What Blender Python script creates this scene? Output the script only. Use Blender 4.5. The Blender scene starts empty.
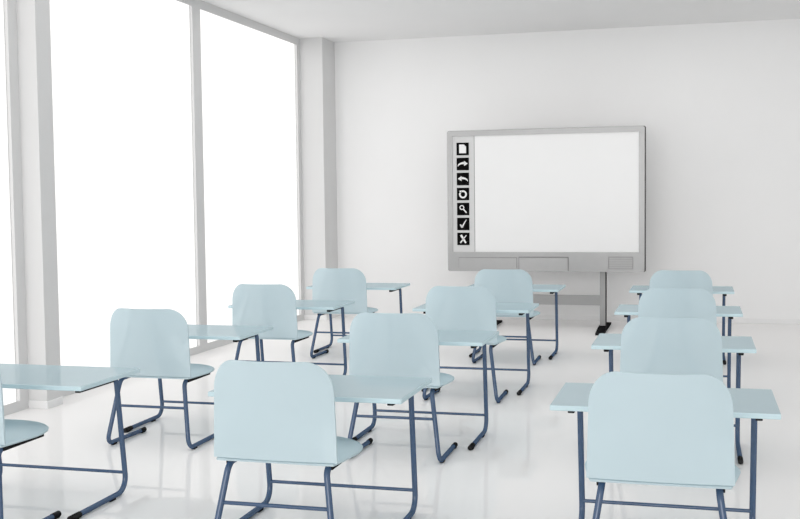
import bpy, bmesh, math
from mathutils import Vector, Matrix

SC = bpy.context.scene
COL = SC.collection

# ------------------------------------------------------------------ materials
def mat(name, color, gloss=0.0, rough=0.1, noise=0.0, nscale=3.0, bump=0.0, diff_rough=0.0):
    """diffuse + constant clear gloss layer, with faint procedural variation"""
    m = bpy.data.materials.new(name); m.use_nodes = True
    nt = m.node_tree; nt.nodes.clear()
    out = nt.nodes.new('ShaderNodeOutputMaterial')
    d = nt.nodes.new('ShaderNodeBsdfDiffuse'); d.inputs['Roughness'].default_value = diff_rough
    tc = nt.nodes.new('ShaderNodeTexCoord')
    n = nt.nodes.new('ShaderNodeTexNoise'); n.inputs['Scale'].default_value = nscale
    n.inputs['Detail'].default_value = 3
    nt.links.new(tc.outputs['Object'], n.inputs['Vector'])
    cr = nt.nodes.new('ShaderNodeValToRGB')
    c = Vector(color)
    cr.color_ramp.elements[0].position = .3; cr.color_ramp.elements[1].position = .7
    cr.color_ramp.elements[0].color = (*(c * (1 - noise)), 1)
    cr.color_ramp.elements[1].color = (*(c * (1 + noise)), 1)
    nt.links.new(n.outputs['Fac'], cr.inputs['Fac'])
    nt.links.new(cr.outputs['Color'], d.inputs['Color'])
    if gloss > 0:
        g = nt.nodes.new('ShaderNodeBsdfGlossy'); g.inputs['Roughness'].default_value = rough
        g.inputs['Color'].default_value = (1, 1, 1, 1)
        mx = nt.nodes.new('ShaderNodeMixShader'); mx.inputs[0].default_value = gloss
        nt.links.new(d.outputs[0], mx.inputs[1]); nt.links.new(g.outputs[0], mx.inputs[2])
        nt.links.new(mx.outputs[0], out.inputs[0])
    else:
        nt.links.new(d.outputs[0], out.inputs[0])
    return m

def glass_mat():
    m = bpy.data.materials.new('window_glass'); m.use_nodes = True
    nt = m.node_tree; nt.nodes.clear()
    out = nt.nodes.new('ShaderNodeOutputMaterial')
    t = nt.nodes.new('ShaderNodeBsdfTransparent'); t.inputs[0].default_value = (.99, .99, .99, 1)
    g = nt.nodes.new('ShaderNodeBsdfGlossy'); g.inputs['Roughness'].default_value = .02
    mx = nt.nodes.new('ShaderNodeMixShader'); mx.inputs[0].default_value = .04
    nt.links.new(t.outputs[0], mx.inputs[1]); nt.links.new(g.outputs[0], mx.inputs[2])
    nt.links.new(mx.outputs[0], out.inputs[0])
    return m

M_WALL = mat('white_wall_paint', (.90, .90, .90), noise=.008, nscale=1.2)
M_CEIL = mat('ceiling_paint', (.87, .87, .87), noise=.008, nscale=1.0)
M_FLOOR = mat('polished_floor', (.885, .875, .87), gloss=.12, rough=.035, noise=.006, nscale=.6)
M_BASE = mat('baseboard_paint', (.86, .86, .86), noise=.005)
M_FRAME = mat('window_frame_paint', (.70, .70, .70), noise=.005)
M_GLASS = glass_mat()
M_TOP = mat('blue_laminate', (.42, .535, .58), gloss=.16, rough=.03, noise=.01, nscale=4)
M_EDGE = mat('blue_lit_edge', (.60, .76, .81), gloss=.05, rough=.1, noise=.01, nscale=4)  # desktop edges lightened, the stronger light on upright faces put into the colour
M_SEAT = mat('blue_seat_plastic', (.52, .65, .70), gloss=.07, rough=.08, noise=.008, nscale=5)
M_SHELL = mat('blue_plastic', (.535, .665, .715), gloss=.07, rough=.08, noise=.008, nscale=5)
M_METAL = mat('blue_painted_steel', (.050, .098, .19), gloss=.06, rough=.2, noise=.03, nscale=12)
M_RUB_SHADE = mat('black_rubber_rail_shade', (.006, .006, .007), gloss=.02, rough=.3, noise=.1, nscale=20)  # rubber on the feet; on the support rails this black is painted shade
M_BFRAME = mat('grey_board_plastic', (.40, .40, .40), gloss=.05, rough=.25, noise=.02, nscale=8)
M_STAND = mat('grey_stand_steel', (.34, .34, .34), gloss=.04, rough=.3, noise=.02, nscale=8)
M_BSIDE = mat('dark_board_casing', (.02, .02, .02), gloss=.03, rough=.3)
M_BPANEL = mat('board_panel_plastic', (.41, .41, .41), gloss=.05, rough=.25, noise=.02, nscale=8)
M_BLINE = mat('board_seam', (.23, .23, .23), noise=.02)
M_GRILLE = mat('grille_grey', (.30, .30, .30), noise=.02)
M_SCREEN = mat('white_screen', (.815, .815, .815), gloss=.03, rough=.3, noise=.004)
M_TOOLBAR = mat('toolbar_grey', (.66, .66, .66), noise=.01)
M_ICON = mat('icon_black', (.006, .006, .006), noise=.05)
M_GLYPH = mat('icon_white', (.85, .85, .85), noise=.01)

# ------------------------------------------------------------------ helpers
def finish(name, bm, m, parent=None, smooth=False, mats=None):
    me = bpy.data.meshes.new(name)
    bmesh.ops.recalc_face_normals(bm, faces=bm.faces)
    if smooth:
        for f in bm.faces: f.smooth = True
        for e in bm.edges:
            if len(e.link_faces) == 2 and e.calc_face_angle(0) > math.radians(40): e.smooth = False
    bm.to_mesh(me); bm.free()
    for x in (mats or [m]): me.materials.append(x)
    o = bpy.data.objects.new(name, me); COL.objects.link(o)
    if parent: o.parent = parent
    return o

def box(bm, x0, x1, y0, y1, z0, z1, bev=0.0, seg=2):
    r = bmesh.ops.create_cube(bm, size=1)
    vs = r['verts']
    for v in vs:
        v.co = Vector(((x0 + x1) / 2 + v.co.x * (x1 - x0), (y0 + y1) / 2 + v.co.y * (y1 - y0), (z0 + z1) / 2 + v.co.z * (z1 - z0)))
    if bev:
        es = list({e for v in vs for e in v.link_edges})
        bmesh.ops.bevel(bm, geom=es, offset=bev, segments=seg, affect='EDGES', profile=.5)

def fillet(pts, rad, n=7):
    pts = [Vector(p) for p in pts]; out = [pts[0]]
    for i in range(1, len(pts) - 1):
        a, b, c = pts[i - 1], pts[i], pts[i + 1]
        r = rad[i - 1] if isinstance(rad, (list, tuple)) else rad
        d1 = (a - b).normalized(); d2 = (c - b).normalized()
        ang = d1.angle(d2); t = r / math.tan(ang / 2)
        t = min(t, (a - b).length * .48, (c - b).length * .48)
        p1 = b + d1 * t; p2 = b + d2 * t
        rr = t * math.tan(ang / 2)
        cen = b + (d1 + d2).normalized() * (rr / math.sin(ang / 2))
        v1 = p1 - cen; v2 = p2 - cen; th = v1.angle(v2); ax = v1.cross(v2).normalized()
        for k in range(n + 1):
            out.append(cen + Matrix.Rotation(th * k / n, 3, ax) @ v1)
    out.append(pts[-1]); return out

def tube(bm, pts, r, n=14, cap=True):
    pts = [Vector(p) for p in pts]; rings = []
    t0 = (pts[1] - pts[0]).normalized()
    up = Vector((1, 0, 0)) if abs(t0.x) < .9 else Vector((0, 0, 1))
    nrm = (up - t0 * up.dot(t0)).normalized(); prev = t0
    for i, p in enumerate(pts):
        if i == 0: t = t0
        elif i == len(pts) - 1: t = (pts[-1] - pts[-2]).normalized()
        else: t = ((pts[i + 1] - p).normalized() + (p - pts[i - 1]).normalized()).normalized()
        q = prev.rotation_difference(t); nrm = (q @ nrm).normalized(); prev = t
        bn = t.cross(nrm)
        rings.append([bm.verts.new(p + nrm * math.cos(a) * r + bn * math.sin(a) * r)
                      for a in [2 * math.pi * k / n for k in range(n)]])
    for a, b in zip(rings, rings[1:]):
        for k in range(n): bm.faces.new((a[k], a[(k + 1) % n], b[(k + 1) % n], b[k]))
    if cap:
        bm.faces.new(rings[0][::-1]); bm.faces.new(rings[-1])

def thing(name, label, cat, loc=(0, 0, 0), group=None):
    o = bpy.data.objects.new(name, None); COL.objects.link(o); o.location = loc
    o.empty_display_size = .2
    o['label'] = label; o['category'] = cat
    if group: o['group'] = group
    return o

def struct(name, bm, m, parent=None, smooth=False):
    o = finish(name, bm, m, parent, smooth)
    if parent is None: o['kind'] = 'structure'
    return o

def dup(root, loc, label):
    r = root.copy(); COL.objects.link(r); r.location = loc; r['label'] = label
    for ch in list(root.children):
        c = ch.copy(); COL.objects.link(c); c.parent = r
        for g in ch.children:
            d = g.copy(); COL.objects.link(d); d.parent = c
    return r

# ------------------------------------------------------------------ room shell
XF = -5.448      # inner face of the window wall
XR = 3.2         # right wall
YB = 15.18       # back wall
YF = -2.2        # room opens behind the camera
ZC = 4.008
bm = bmesh.new(); box(bm, XF - .034, XR + .2, YF, YB + .2, -.2, 0); struct('floor', bm, M_FLOOR)
bm = bmesh.new(); box(bm, XF - .034, XR + .2, -.4, YB + .2, ZC, ZC + .2); struct('ceiling', bm, M_CEIL)
bm = bmesh.new(); box(bm, XF, XR + .2, YB, YB + .2, 0, ZC); struct('wall_back', bm, M_WALL)
bm = bmesh.new(); box(bm, XR, XR + .2, YF, YB, 0, ZC); struct('wall_right', bm, M_WALL)

XG = XF - .025      # glass plane
XO = XF - .034    # outer face
panes = [(1.4, 4.53), (4.73, 7.82), (8.29, 11.222), (11.425, 14.515)]
bm = bmesh.new()
box(bm, XO, XF, YF, 1.4, 0, ZC)
box(bm, XF - .005, XF - .0006, 1.4, YB, 0, .086)       # low sill lip in front of the glass
box(bm, XO, XF - .005, 1.4, YB, 0, .03)
box(bm, XF - .005, XF - .0006, 1.4, YB, 3.903, ZC)     # head lip in front of the glass
box(bm, XO, XF - .005, 1.4, YB, 3.97, ZC)
for a, b in ((4.53, 4.73), (7.82, 8.29), (11.222, 11.425), (14.515, YB)):
    box(bm, XO, XF, a, b, 0, ZC)
wl = struct('wall_left', bm, M_FRAME)
bm = bmesh.new(); box(bm, XF, -5.272, 7.942, 8.157, 0, ZC)
struct('trim_1', bm, M_FRAME)
bm = bmesh.new(); box(bm, XF, -5.112, 14.632, YB, 0, ZC)
struct('trim_2', bm, M_FRAME)
bm = bmesh.new(); box(bm, XF, -5.272, 1.1, 1.32, 0, ZC)
struct('trim_3', bm, M_FRAME)
for i, (a, b) in enumerate(panes):
    bm = bmesh.new(); box(bm, XG - .006, XG, a, b, .03, 3.97)
    w = struct('window_%d' % (i + 1), bm, M_GLASS)
    bm = bmesh.new()
    f = .005
    for q in ((a, a + f, .03, 3.97), (b - f, b, .03, 3.97), (a + f, b - f, .03, .03 + f), (a + f, b - f, 3.97 - f, 3.97)):
        box(bm, XG - .009, XG - .0065, *q)
    finish('window_frame', bm, M_FRAME, w)
# baseboards
HB = .066; TB = .010
def baseboard(name, *boxes):
    bm = bmesh.new()
    for q in boxes: box(bm, *q, 0, HB, bev=.003, seg=1)
    struct(name, bm, M_BASE)
baseboard('baseboard_back', (-5.112 + TB, XR, YB - TB, YB))
baseboard('baseboard_right', (XR - TB, XR, YF, YB - TB))
baseboard('baseboard_left', (XF, -5.272 + TB, 7.942 - TB, 7.942), (-5.272, -5.272 + TB, 7.942, 8.157), (XF, -5.272 + TB, 8.157, 8.157 + TB),
          (XF, -5.112 + TB, 14.632 - TB, 14.632), (-5.112, -5.112 + TB, 14.632, YB))

# ------------------------------------------------------------------ desk
TT = .750; TH = .026; DW = .522; DD = .322
def make_desk():
    t = thing('school_desk', '', 'desk', group='pale blue classroom desks')
    bm = bmesh.new(); box(bm, -DW, DW, -DD, DD, TT - TH, TT, bev=.004)
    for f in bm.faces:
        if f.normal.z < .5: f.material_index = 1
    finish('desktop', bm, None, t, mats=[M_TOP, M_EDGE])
    R = .0155; zr = TT - TH - R - .001
    for s in (-1, 1):
        bm = bmesh.new()
        path = [(.433 * s, .09, zr), (.433 * s, .197, zr), (.430 * s, .288, R + .006), (.430 * s, -.29, R + .003)]
        tube(bm, fillet(path, [.045, .085], 8), R)
        leg = finish('leg', bm, M_METAL, t, True)
        bm = bmesh.new()     # toe cap and pad
        tube(bm, [(.430 * s, -.322, R + .003), (.430 * s, -.318, R + .003), (.430 * s, -.225, R + .003)], R * 1.15)
        box(bm, .430 * s - .014, .430 * s + .014, -.310, -.250, 0, .010, bev=.004)
        finish('rubber_foot', bm, M_RUB_SHADE, leg, True)
        bm = bmesh.new()
        box(bm, .430 * s - .014, .430 * s + .014, .085, .145, 0, .016, bev=.004)
        finish('rubber_foot', bm, M_RUB_SHADE, leg, True)
        bm = bmesh.new()     # rail carrying the top, its black is shade put into the colour
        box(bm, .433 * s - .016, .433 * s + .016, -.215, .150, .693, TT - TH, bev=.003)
        finish('support_rail', bm, M_RUB_SHADE, t, True)
    bm = bmesh.new(); tube(bm, [(-.43, .270, .130), (0, .270, .130), (.43, .270, .130)], .0095)
    finish('crossbar', bm, M_METAL, t, True)
    return t

# ------------------------------------------------------------------ chair
def make_chair():
    t = thing('school_chair', '', 'chair', group='pale blue classroom chairs')
    # backrest: curved shell, deeper towards the top middle, big rounded upper corners
    Z0, Z1 = .510, .993; H = Z1 - Z0
    NU, NV = 28, 26; RC = .150; RX = .125; TK = .012
    def halfw(z):
        w = .312 - .014 * (z - Z0) / H
        if z > Z1 - RC:
            k = (z - (Z1 - RC)) / RC
            w = w - RX + RX * math.sqrt(max(0, 1 - k * k))
        return w
    def yb(x, z):
        k = (z - Z0) / H
        e = 1 - (x / .309) ** 2
        return -.707 - (.012 + .092 * k ** 1.2) * e
    bm = bmesh.new(); grid = []
    zs = [Z0 + (Z1 - RC - Z0) * i / 12 for i in range(12)] + [Z1 - RC + RC * math.sin(math.pi / 2 * j / 14) for j in range(15)]
    for z in zs:
        w = halfw(z); row = []
        for i in range(NU + 1):
            u = -1 + 2 * i / NU; x = w * u
            row.append((x, yb(x, z), z))
        grid.append(row)
    front = [[bm.verts.new(p) for p in r] for r in grid]
    back = [[bm.verts.new((p[0], p[1] + TK, p[2])) for p in r] for r in grid]
    for A in (front, back):
        for a, b in zip(A, A[1:]):
            for i in range(NU): bm.faces.new((a[i], a[i + 1], b[i + 1], b[i]))
    def rim(seq1, seq2):
        for i in range(len(seq1) - 1): bm.faces.new((seq1[i], seq1[i + 1], seq2[i + 1], seq2[i]))
    rim(front[0], back[0]); rim(front[-1], back[-1])
    rim([r[0] for r in front], [r[0] for r in back]); rim([r[-1] for r in front], [r[-1] for r in back])
    finish('backrest', bm, M_SHELL, t, True)
    # seat: rounded pan with a lip that rolls down at the front and sides
    prof = [(-.712, .298), (-.68, .306), (-.62, .318), (-.54, .332), (-.46, .344), (-.40, .342), (-.34, .326), (-.28, .290), (-.23, .235), (-.195, .17), (-.176, .10), (-.168, .035)]
    out = [(w, y) for y, w in prof] + [(-w, y) for y, w in prof[::-1]]
    bm = bmesh.new(); cy = -.46; rings = []
    def zt(x, y, f):
        dish = -.010 * (1 - f * f)
        return .516 + dish + .006 * ((y + .46) / .28) * f
    steps = [0.0, .3, .55, .75, .88, .95, .985, 1.0]
    drop = [0, 0, 0, 0, 0, .0005, .003, .008]
    cen = bm.verts.new((0, cy, .506))
    for f, dr in zip(steps[1:], drop[1:]):
        rings.append([bm.verts.new((x * f, cy + (y - cy) * f, zt(x, y, f) - dr)) for x, y in out])
    rings.append([bm.verts.new((x * .99, cy + (y - cy) * .99, zt(x, y, 1) - .016)) for x, y in out])
    rings.append([bm.verts.new((x * .5, cy + (y - cy) * .5, .494)) for x, y in out])
    N = len(out)
    for i in range(N): bm.faces.new((cen, rings[0][i], rings[0][(i + 1) % N]))
    for a, b in zip(rings, rings[1:]):
        for i in range(N): bm.faces.new((a[i], a[(i + 1) % N], b[(i + 1) % N], b[i]))
    bm.faces.new(rings[-1])
    finish('seat', bm, M_SEAT, t, True)
    R = .0155; zr = .476
    for s in (-1, 1):
        bm = bmesh.new()
        path = [(.253 * s, -.58, zr), (.248 * s, -.676, zr), (.318 * s, -.768, R + .006), (.308 * s, -.285, R + .003)]
        tube(bm, fillet(path, [.06, .055], 8), R)
        leg = finish('leg', bm, M_METAL, t, True)
        bm = bmesh.new()
        tube(bm, [(.308 * s, -.305, R + .003), (.3085 * s, -.24, R + .003)], R * 1.15)
        box(bm, .308 * s - .014, .308 * s + .014, -.300, -.245, 0, .014, bev=.004)
        finish('rubber_foot', bm, M_RUB_SHADE, leg, True)
        bm = bmesh.new(); box(bm, .315 * s - .014, .315 * s + .014, -.70, -.65, 0, .018, bev=.004)
        finish('rubber_foot', bm, M_RUB_SHADE, leg, True)
        bm = bmesh.new()     # seat rail, coloured black to stand for the shade under the seat
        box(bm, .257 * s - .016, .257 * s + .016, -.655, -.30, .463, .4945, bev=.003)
        finish('support_rail', bm, M_RUB_SHADE, t, True)
    bm = bmesh.new(); tube(bm, [(-.276, -.712, .291), (0, -.712, .291), (.276, -.712, .291)], .0095)
    finish('crossbar', bm, M_METAL, t, True)
    return t

XC = [-3.713, -1.927, -.1505]; Y0 = 5.446; S = 2.1075
desk_labels = [
 ['pale blue desk nearest the camera beside the windows, cut by the left picture edge',
  'pale blue desk behind the front desk by the windows, second along the window side',
  'pale blue desk third along the window side, in front of the window mullion',
  'pale blue desk farthest from the camera on the window side, nearest the corner pillar'],
 ['pale blue desk nearest the camera in the middle line, standing before the largest central chair',
  'pale blue desk second from the camera in the middle line of desks',
  'pale blue desk third from the camera in the middle line of desks',
  'pale blue desk of the middle line standing closest to the whiteboard'],
 ['large pale blue desk nearest the camera in the right-hand line, at lower right',
  'pale blue desk second from the camera in the right-hand line of desks',
  'pale blue desk third from the camera in the right-hand line of desks',
  'pale blue desk of the right-hand line closest to the back wall']]
chair_labels = [
 ['pale blue chair at lower left, mostly cut off by the left picture edge',
  'pale blue chair behind the front window-side desk, second along the windows',
  'pale blue chair in front of the tall window near the mullion, third along the windows',
  'pale blue chair farthest along the window side, in front of the corner pillar'],
 ['large pale blue chair nearest the camera in the middle line, at lower centre left',
  'pale blue chair second from the camera in the middle line of chairs',
  'pale blue chair third from the camera in the middle line of chairs',
  'small pale blue chair of the middle line directly below the whiteboard'],
 ['large pale blue chair nearest the camera in the right-hand line, at lower right',
  'pale blue chair second from the camera in the right-hand line, just behind the largest',
  'pale blue chair third from the camera in the right-hand line of chairs',
  'smallest pale blue chair, farthest from the camera in the right-hand line']]
desk0 = make_desk(); chair0 = make_chair()
first = True
for c in range(3):
    for r in range(4):
        loc = (XC[c], Y0 + S * r, 0)
        if first:
            desk0.location = loc; desk0['label'] = desk_labels[c][r]
            chair0.location = loc; chair0['label'] = chair_labels[c][r]
            first = False
        else:
            dup(desk0, loc, desk_labels[c][r]); dup(chair0, loc, chair_labels[c][r])

# ------------------------------------------------------------------ interactive whiteboard
BX, BY = -1.908, 14.036        # board centre, front plane
B = thing('interactive_whiteboard', 'grey framed interactive whiteboard on a stand with black icons down its left side', 'whiteboard', (BX, BY, 0))
def rrect(x0, x1, z0, z1, r, n=6):
    pts = []
    for cx, cz, a0 in ((x1 - r, z1 - r, 0), (x0 + r, z1 - r, 90), (x0 + r, z0 + r, 180), (x1 - r, z0 + r, 270)):
        for k in range(n + 1):
            a = math.radians(a0 + 90 * k / n); pts.append((cx + r * math.cos(a), cz + r * math.sin(a)))
    return pts
def prism(bm, pts, y0, y1, hole=None):
    a = [bm.verts.new((x, y0, z)) for x, z in pts]; b = [bm.verts.new((x, y1, z)) for x, z in pts]
    n = len(pts)
    for i in range(n): bm.faces.new((a[i], a[(i + 1) % n], b[(i + 1) % n], b[i]))
    if n > 4:
        for vs in (a, b):
            e = [bm.edges.get((vs[i], vs[(i + 1) % n])) for i in range(n)]
            bmesh.ops.triangle_fill(bm, edges=e, use_beauty=True)
    else:
        bm.faces.new(a); bm.faces.new(b[::-1])
L_, R_, T_, Bo = -3.181 - BX, -.635 - BX, 2.601, .758
# dark casing behind, grey bezel in front
bm = bmesh.new(); prism(bm, rrect(L_, R_ + .013, Bo, T_ + .004, .022), .006, .075); finish('casing', bm, M_BSIDE, B)
SL, SR, ST, SB = -3.112 - BX, -.705 - BX, 2.533, 1.010
bm = bmesh.new()
out = rrect(L_, R_, Bo, T_, .022); n = len(out)
inn = [(max(SL, min(SR, x)), max(SB, min(ST, z))) for x, z in out]
# bezel ring as four beams sharing the rounded outline
def ring(bm, outer, inner, y0, y1):
    n = len(outer)
    ao = [bm.verts.new((x, y0, z)) for x, z in outer]; bo = [bm.verts.new((x, y1, z)) for x, z in outer]
    cache = {}
    def iv(p, y):
        k = (round(p[0], 5), round(p[1], 5), y)
        if k not in cache: cache[k] = bm.verts.new((p[0], y, p[1]))
        return cache[k]
    def face(*v):
        u = []
        for q in v:
            if q not in u: u.append(q)
        if len(u) > 2: bm.faces.new(u)
    for i in range(n):
        j = (i + 1) % n
        face(ao[i], ao[j], iv(inner[j], y0), iv(inner[i], y0))
        face(bo[i], bo[j], iv(inner[j], y1), iv(inner[i], y1))
        face(ao[i], ao[j], bo[j], bo[i])
        if inner[i] != inner[j]: face(iv(inner[i], y0), iv(inner[j], y0), iv(inner[j], y1), iv(inner[i], y1))
h = 7
inn = [(SR, ST)] * h + [(SL, ST)] * h + [(SL, SB)] * h + [(SR, SB)] * h
ring(bm, out, inn, -.012, .008)
finish('bezel', bm, M_BFRAME, B)
TX = -2.815 - BX
bm = bmesh.new(); box(bm, TX, SR, 0, .006, SB, ST); finish('screen', bm, M_SCREEN, B)
bm = bmesh.new(); box(bm, SL, TX - .006, -.001, .006, SB, ST); tb = finish('toolbar', bm, M_TOOLBAR, B)
bm = bmesh.new(); box(bm, TX - .006, TX, -.002, .006, SB, ST); finish('seam', bm, M_BLINE, B)

# lower bezel panels
def panel(name, x0, x1, z0, z1, m=M_BPANEL, line=.010):
    x0 -= BX; x1 -= BX
    bm = bmesh.new()
    for q in ((x0, x1, z1 - line, z1), (x1 - line, x1, z0, z1 - line), (x0, x0 + line * .5, z0, z1 - line)):
        box(bm, q[0], q[1], -.0155, -.0125, q[2], q[3])
    fr = finish(name, bm, M_BLINE, B)
    bm = bmesh.new(); box(bm, x0 + line * .5, x1 - line, -.0145, -.0125, z0, z1 - line)
    finish('panel_face', bm, m, fr)
panel('pen_tray', -2.237, -1.589, .764, .950, line=.012)
panel('control_panel', -3.035, -2.260, .800, .940, line=.006)
bm = bmesh.new()
gx0, gx1, gz0, gz1 = -1.083 - BX, -.781 - BX, .800, .948
for x in (gx0, gx1): box(bm, x - .004, x + .004, -.0150, -.0125, gz0, gz1)
for i in range(6):
    z = gz0 + (gz1 - gz0) * i / 5; k = .005 if i in (0, 5) else .0022
    box(bm, gx0, gx1, -.0150, -.0125, z - k, z + k)
finish('speaker_grille', bm, M_GRILLE, B)

# icons
def stroke(bm, pts, w, y0, y1, closed=False):
    """flat band following a polyline in x,z"""
    P = [Vector(p) for p in pts]; n = len(P); Lf = []; Rt = []
    for i in range(n):
        a = P[i - 1] if i > 0 or closed else P[i]; c = P[(i + 1) % n] if i < n - 1 or closed else P[i]
        d = (c - a).normalized(); nn = Vector((-d.y, d.x)) * (w[i] if isinstance(w, list) else w) / 2
        Lf.append(P[i] + nn); Rt.append(P[i] - nn)
    rng = range(n) if closed else range(n - 1)
    for i in rng:
        j = (i + 1) % n
        prism4(bm, [Lf[i], Lf[j], Rt[j], Rt[i]], y0, y1)
def prism4(bm, q, y0, y1):
    a = [bm.verts.new((p[0], y0, p[1])) for p in q]; b = [bm.verts.new((p[0], y1, p[1])) for p in q]
    n = len(q)
    bm.faces.new(a); bm.faces.new(b[::-1])
    for i in range(n): bm.faces.new((a[i], a[(i + 1) % n], b[(i + 1) % n], b[i]))
def arc(cx, cz, r, a0, a1, n=14, sx=1.0):
    return [(cx + sx * r * math.cos(math.radians(a0 + (a1 - a0) * k / n)), cz + r * math.sin(math.radians(a0 + (a1 - a0) * k / n))) for k in range(n + 1)]
def g_page(bm, y0, y1):
    prism4(bm, [(-.046, -.056), (.046, -.056), (.046, .030), (-.046, .030)], y0, y1)
    prism4(bm, [(-.046, .030), (.046, .030), (.018, .058), (-.046, .058)], y0, y1)
def g_arrow(s):
    def f(bm, y0, y1):
        pts = [(s * (.014 - .078 * math.cos(math.radians(a))), -.030 + .042 * math.sin(math.radians(a))) for a in range(0, 91, 9)]
        w = [.008 + .022 * k / 10 for k in range(11)]
        stroke(bm, pts, w, y0, y1)
        stroke(bm, [(.013 * s, .012), (.026 * s, .010)], .030, y0, y1)
        q = [(.018 * s, .040), (.068 * s, .004), (.018 * s, -.026)]
        prism4(bm, q if s < 0 else q[::-1], y0, y1)
    return f
def g_refresh(bm, y0, y1):
    stroke(bm, arc(0, -.004, .042, 150, 150 + 325, 26), .021, y0, y1)
    prism4(bm, [(-.052, .040), (-.020, .050), (-.024, .014)], y0, y1)
def g_lens(bm, y0, y1):
    stroke(bm, arc(-.016, .020, .026, 0, 345, 22), .012, y0, y1, closed=True)
    stroke(bm, [(.004, -.002), (.046, -.050)], .017, y0, y1)
def g_check(bm, y0, y1):
    stroke(bm, [(-.040, -.006), (-.014, -.046)], [.014, .026], y0, y1)
    stroke(bm, [(-.016, -.046), (.010, .004), (.042, .056)], [.024, .015, .008], y0, y1)
def g_cross(bm, y0, y1):
    stroke(bm, [(-.032, .052), (.034, -.054)], [.030, .022], y0, y1)
    stroke(bm, [(-.040, -.052), (.002, .000), (.042, .050)], [.018, .014, .010], y0, y1)
glyphs = [('page', g_page), ('forward_arrow', g_arrow(1)), ('back_arrow', g_arrow(-1)), ('circular_arrow', g_refresh),
          ('magnifying_glass', g_lens), ('check_mark', g_check), ('cross_mark', g_cross)]
for i, (nm, fn) in enumerate(glyphs):
    cz = 2.366 - i * .1972
    bm = bmesh.new(); box(bm, -.082, .082, -.006, -.001, -.082, .082)
    ic = finish('icon', bm, M_ICON, B); ic.location = (-2.972 - BX, 0, cz)
    ic['label'] = 'black square icon with a white ' + nm.replace('_', ' ')
    bm = bmesh.new(); fn(bm, -.0095, -.0062); finish(nm, bm, M_GLYPH, ic)

# stand
LX = [-1.160 - BX, -2.645 - BX]
for x in LX:
    bm = bmesh.new(); box(bm, x - .040, x + .028, .085, .16, .055, 1.9)
    # black side strip
    leg = finish('leg', bm, M_STAND, B)
    bm = bmesh.new(); box(bm, x + .028, x + .040, .084, .162, .055, 1.9)
    finish('side_strip', bm, M_BSIDE, leg)
    bm = bmesh.new()
    q = [(-.48, 0), (-.48, .026), (-.06, .056), (.30, .056), (.76, .026), (.76, 0)]
    a = [bm.verts.new((x - .052, y, z)) for y, z in q]; b = [bm.verts.new((x + .052, y, z)) for y, z in q]
    bm.faces.new(a); bm.faces.new(b[::-1])
    for i in range(len(q)): bm.faces.new((a[i], a[(i + 1) % 6], b[(i + 1) % 6], b[i]))
    finish('foot', bm, M_RUB_SHADE, B)
bm = bmesh.new(); box(bm, LX[1] + .040, LX[0] - .040, .095, .150, .318, .444); finish('crossbar', bm, M_STAND, B)
for z in (1.1, 1.75):
    bm = bmesh.new(); box(bm, LX[1] - .038, LX[0] + .038, .075, .086, z - .05, z + .05); finish('mounting_rail', bm, M_BSIDE, B)

# ------------------------------------------------------------------ light
w = bpy.data.worlds.new('overcast_white'); SC.world = w; w.use_nodes = True
bg = w.node_tree.nodes['Background']; bg.inputs[0].default_value = (1, .99, .98, 1); bg.inputs[1].default_value = 1.25
def lamp(name, kind, energy, rot, loc=(0, 0, 3), **k):
    l = bpy.data.lights.new(name, kind); l.energy = energy
    for a, b in k.items(): setattr(l, a, b)
    o = bpy.data.objects.new(name, l); COL.objects.link(o); o.location = loc
    o.rotation_euler = [math.radians(a) for a in rot]; return o
# very soft fill sun, added to light the room through its open back
lamp('soft_fill_sun', 'SUN', .88, (85, 0, -3), angle=math.radians(30), color=(1, .985, .975))
lamp('overhead_fill', 'AREA', 78, (0, 0, 0), (-1.9, 9.6, 3.96), shape='RECTANGLE', size=6.4, size_y=9.5, color=(1, .99, .98))  # added unseen fill, lifts the back wall, floor and desktops
lamp('forward_fill', 'AREA', 18, (66, 0, 0), (-1.8, 4.6, 3.75), shape='RECTANGLE', size=4.5, size_y=.9, color=(1, .99, .98))  # added unseen fill tilted forward, brightens the rear chairs and back wall
SC.view_settings.view_transform = 'Standard'
SC.view_settings.look = 'None'
SC.cycles.max_bounces = 16; SC.cycles.diffuse_bounces = 10; SC.cycles.transparent_max_bounces = 16
SC.cycles.caustics_reflective = False; SC.cycles.caustics_refractive = False

# ------------------------------------------------------------------ camera
cd = bpy.data.cameras.new('camera'); cam = bpy.data.objects.new('camera', cd); COL.objects.link(cam)
cd.sensor_fit = 'HORIZONTAL'; cd.sensor_width = 36; cd.lens = 1084.59 / 800 * 36
cd.clip_end = 200
pi_, ya, ro = map(math.radians, (-3.3169, 15.3187, -.6779))
fw = Vector((-math.sin(ya) * math.cos(pi_), math.cos(ya) * math.cos(pi_), math.sin(pi_)))
r = Vector((math.cos(ya), math.sin(ya), 0)); u = r.cross(fw)
r2 = r * math.cos(ro) + u * math.sin(ro); u2 = -r * math.sin(ro) + u * math.cos(ro)
cam.matrix_world = Matrix(((r2.x, u2.x, -fw.x, 0), (r2.y, u2.y, -fw.y, 0), (r2.z, u2.z, -fw.z, 1.75), (0, 0, 0, 1)))
SC.camera = cam
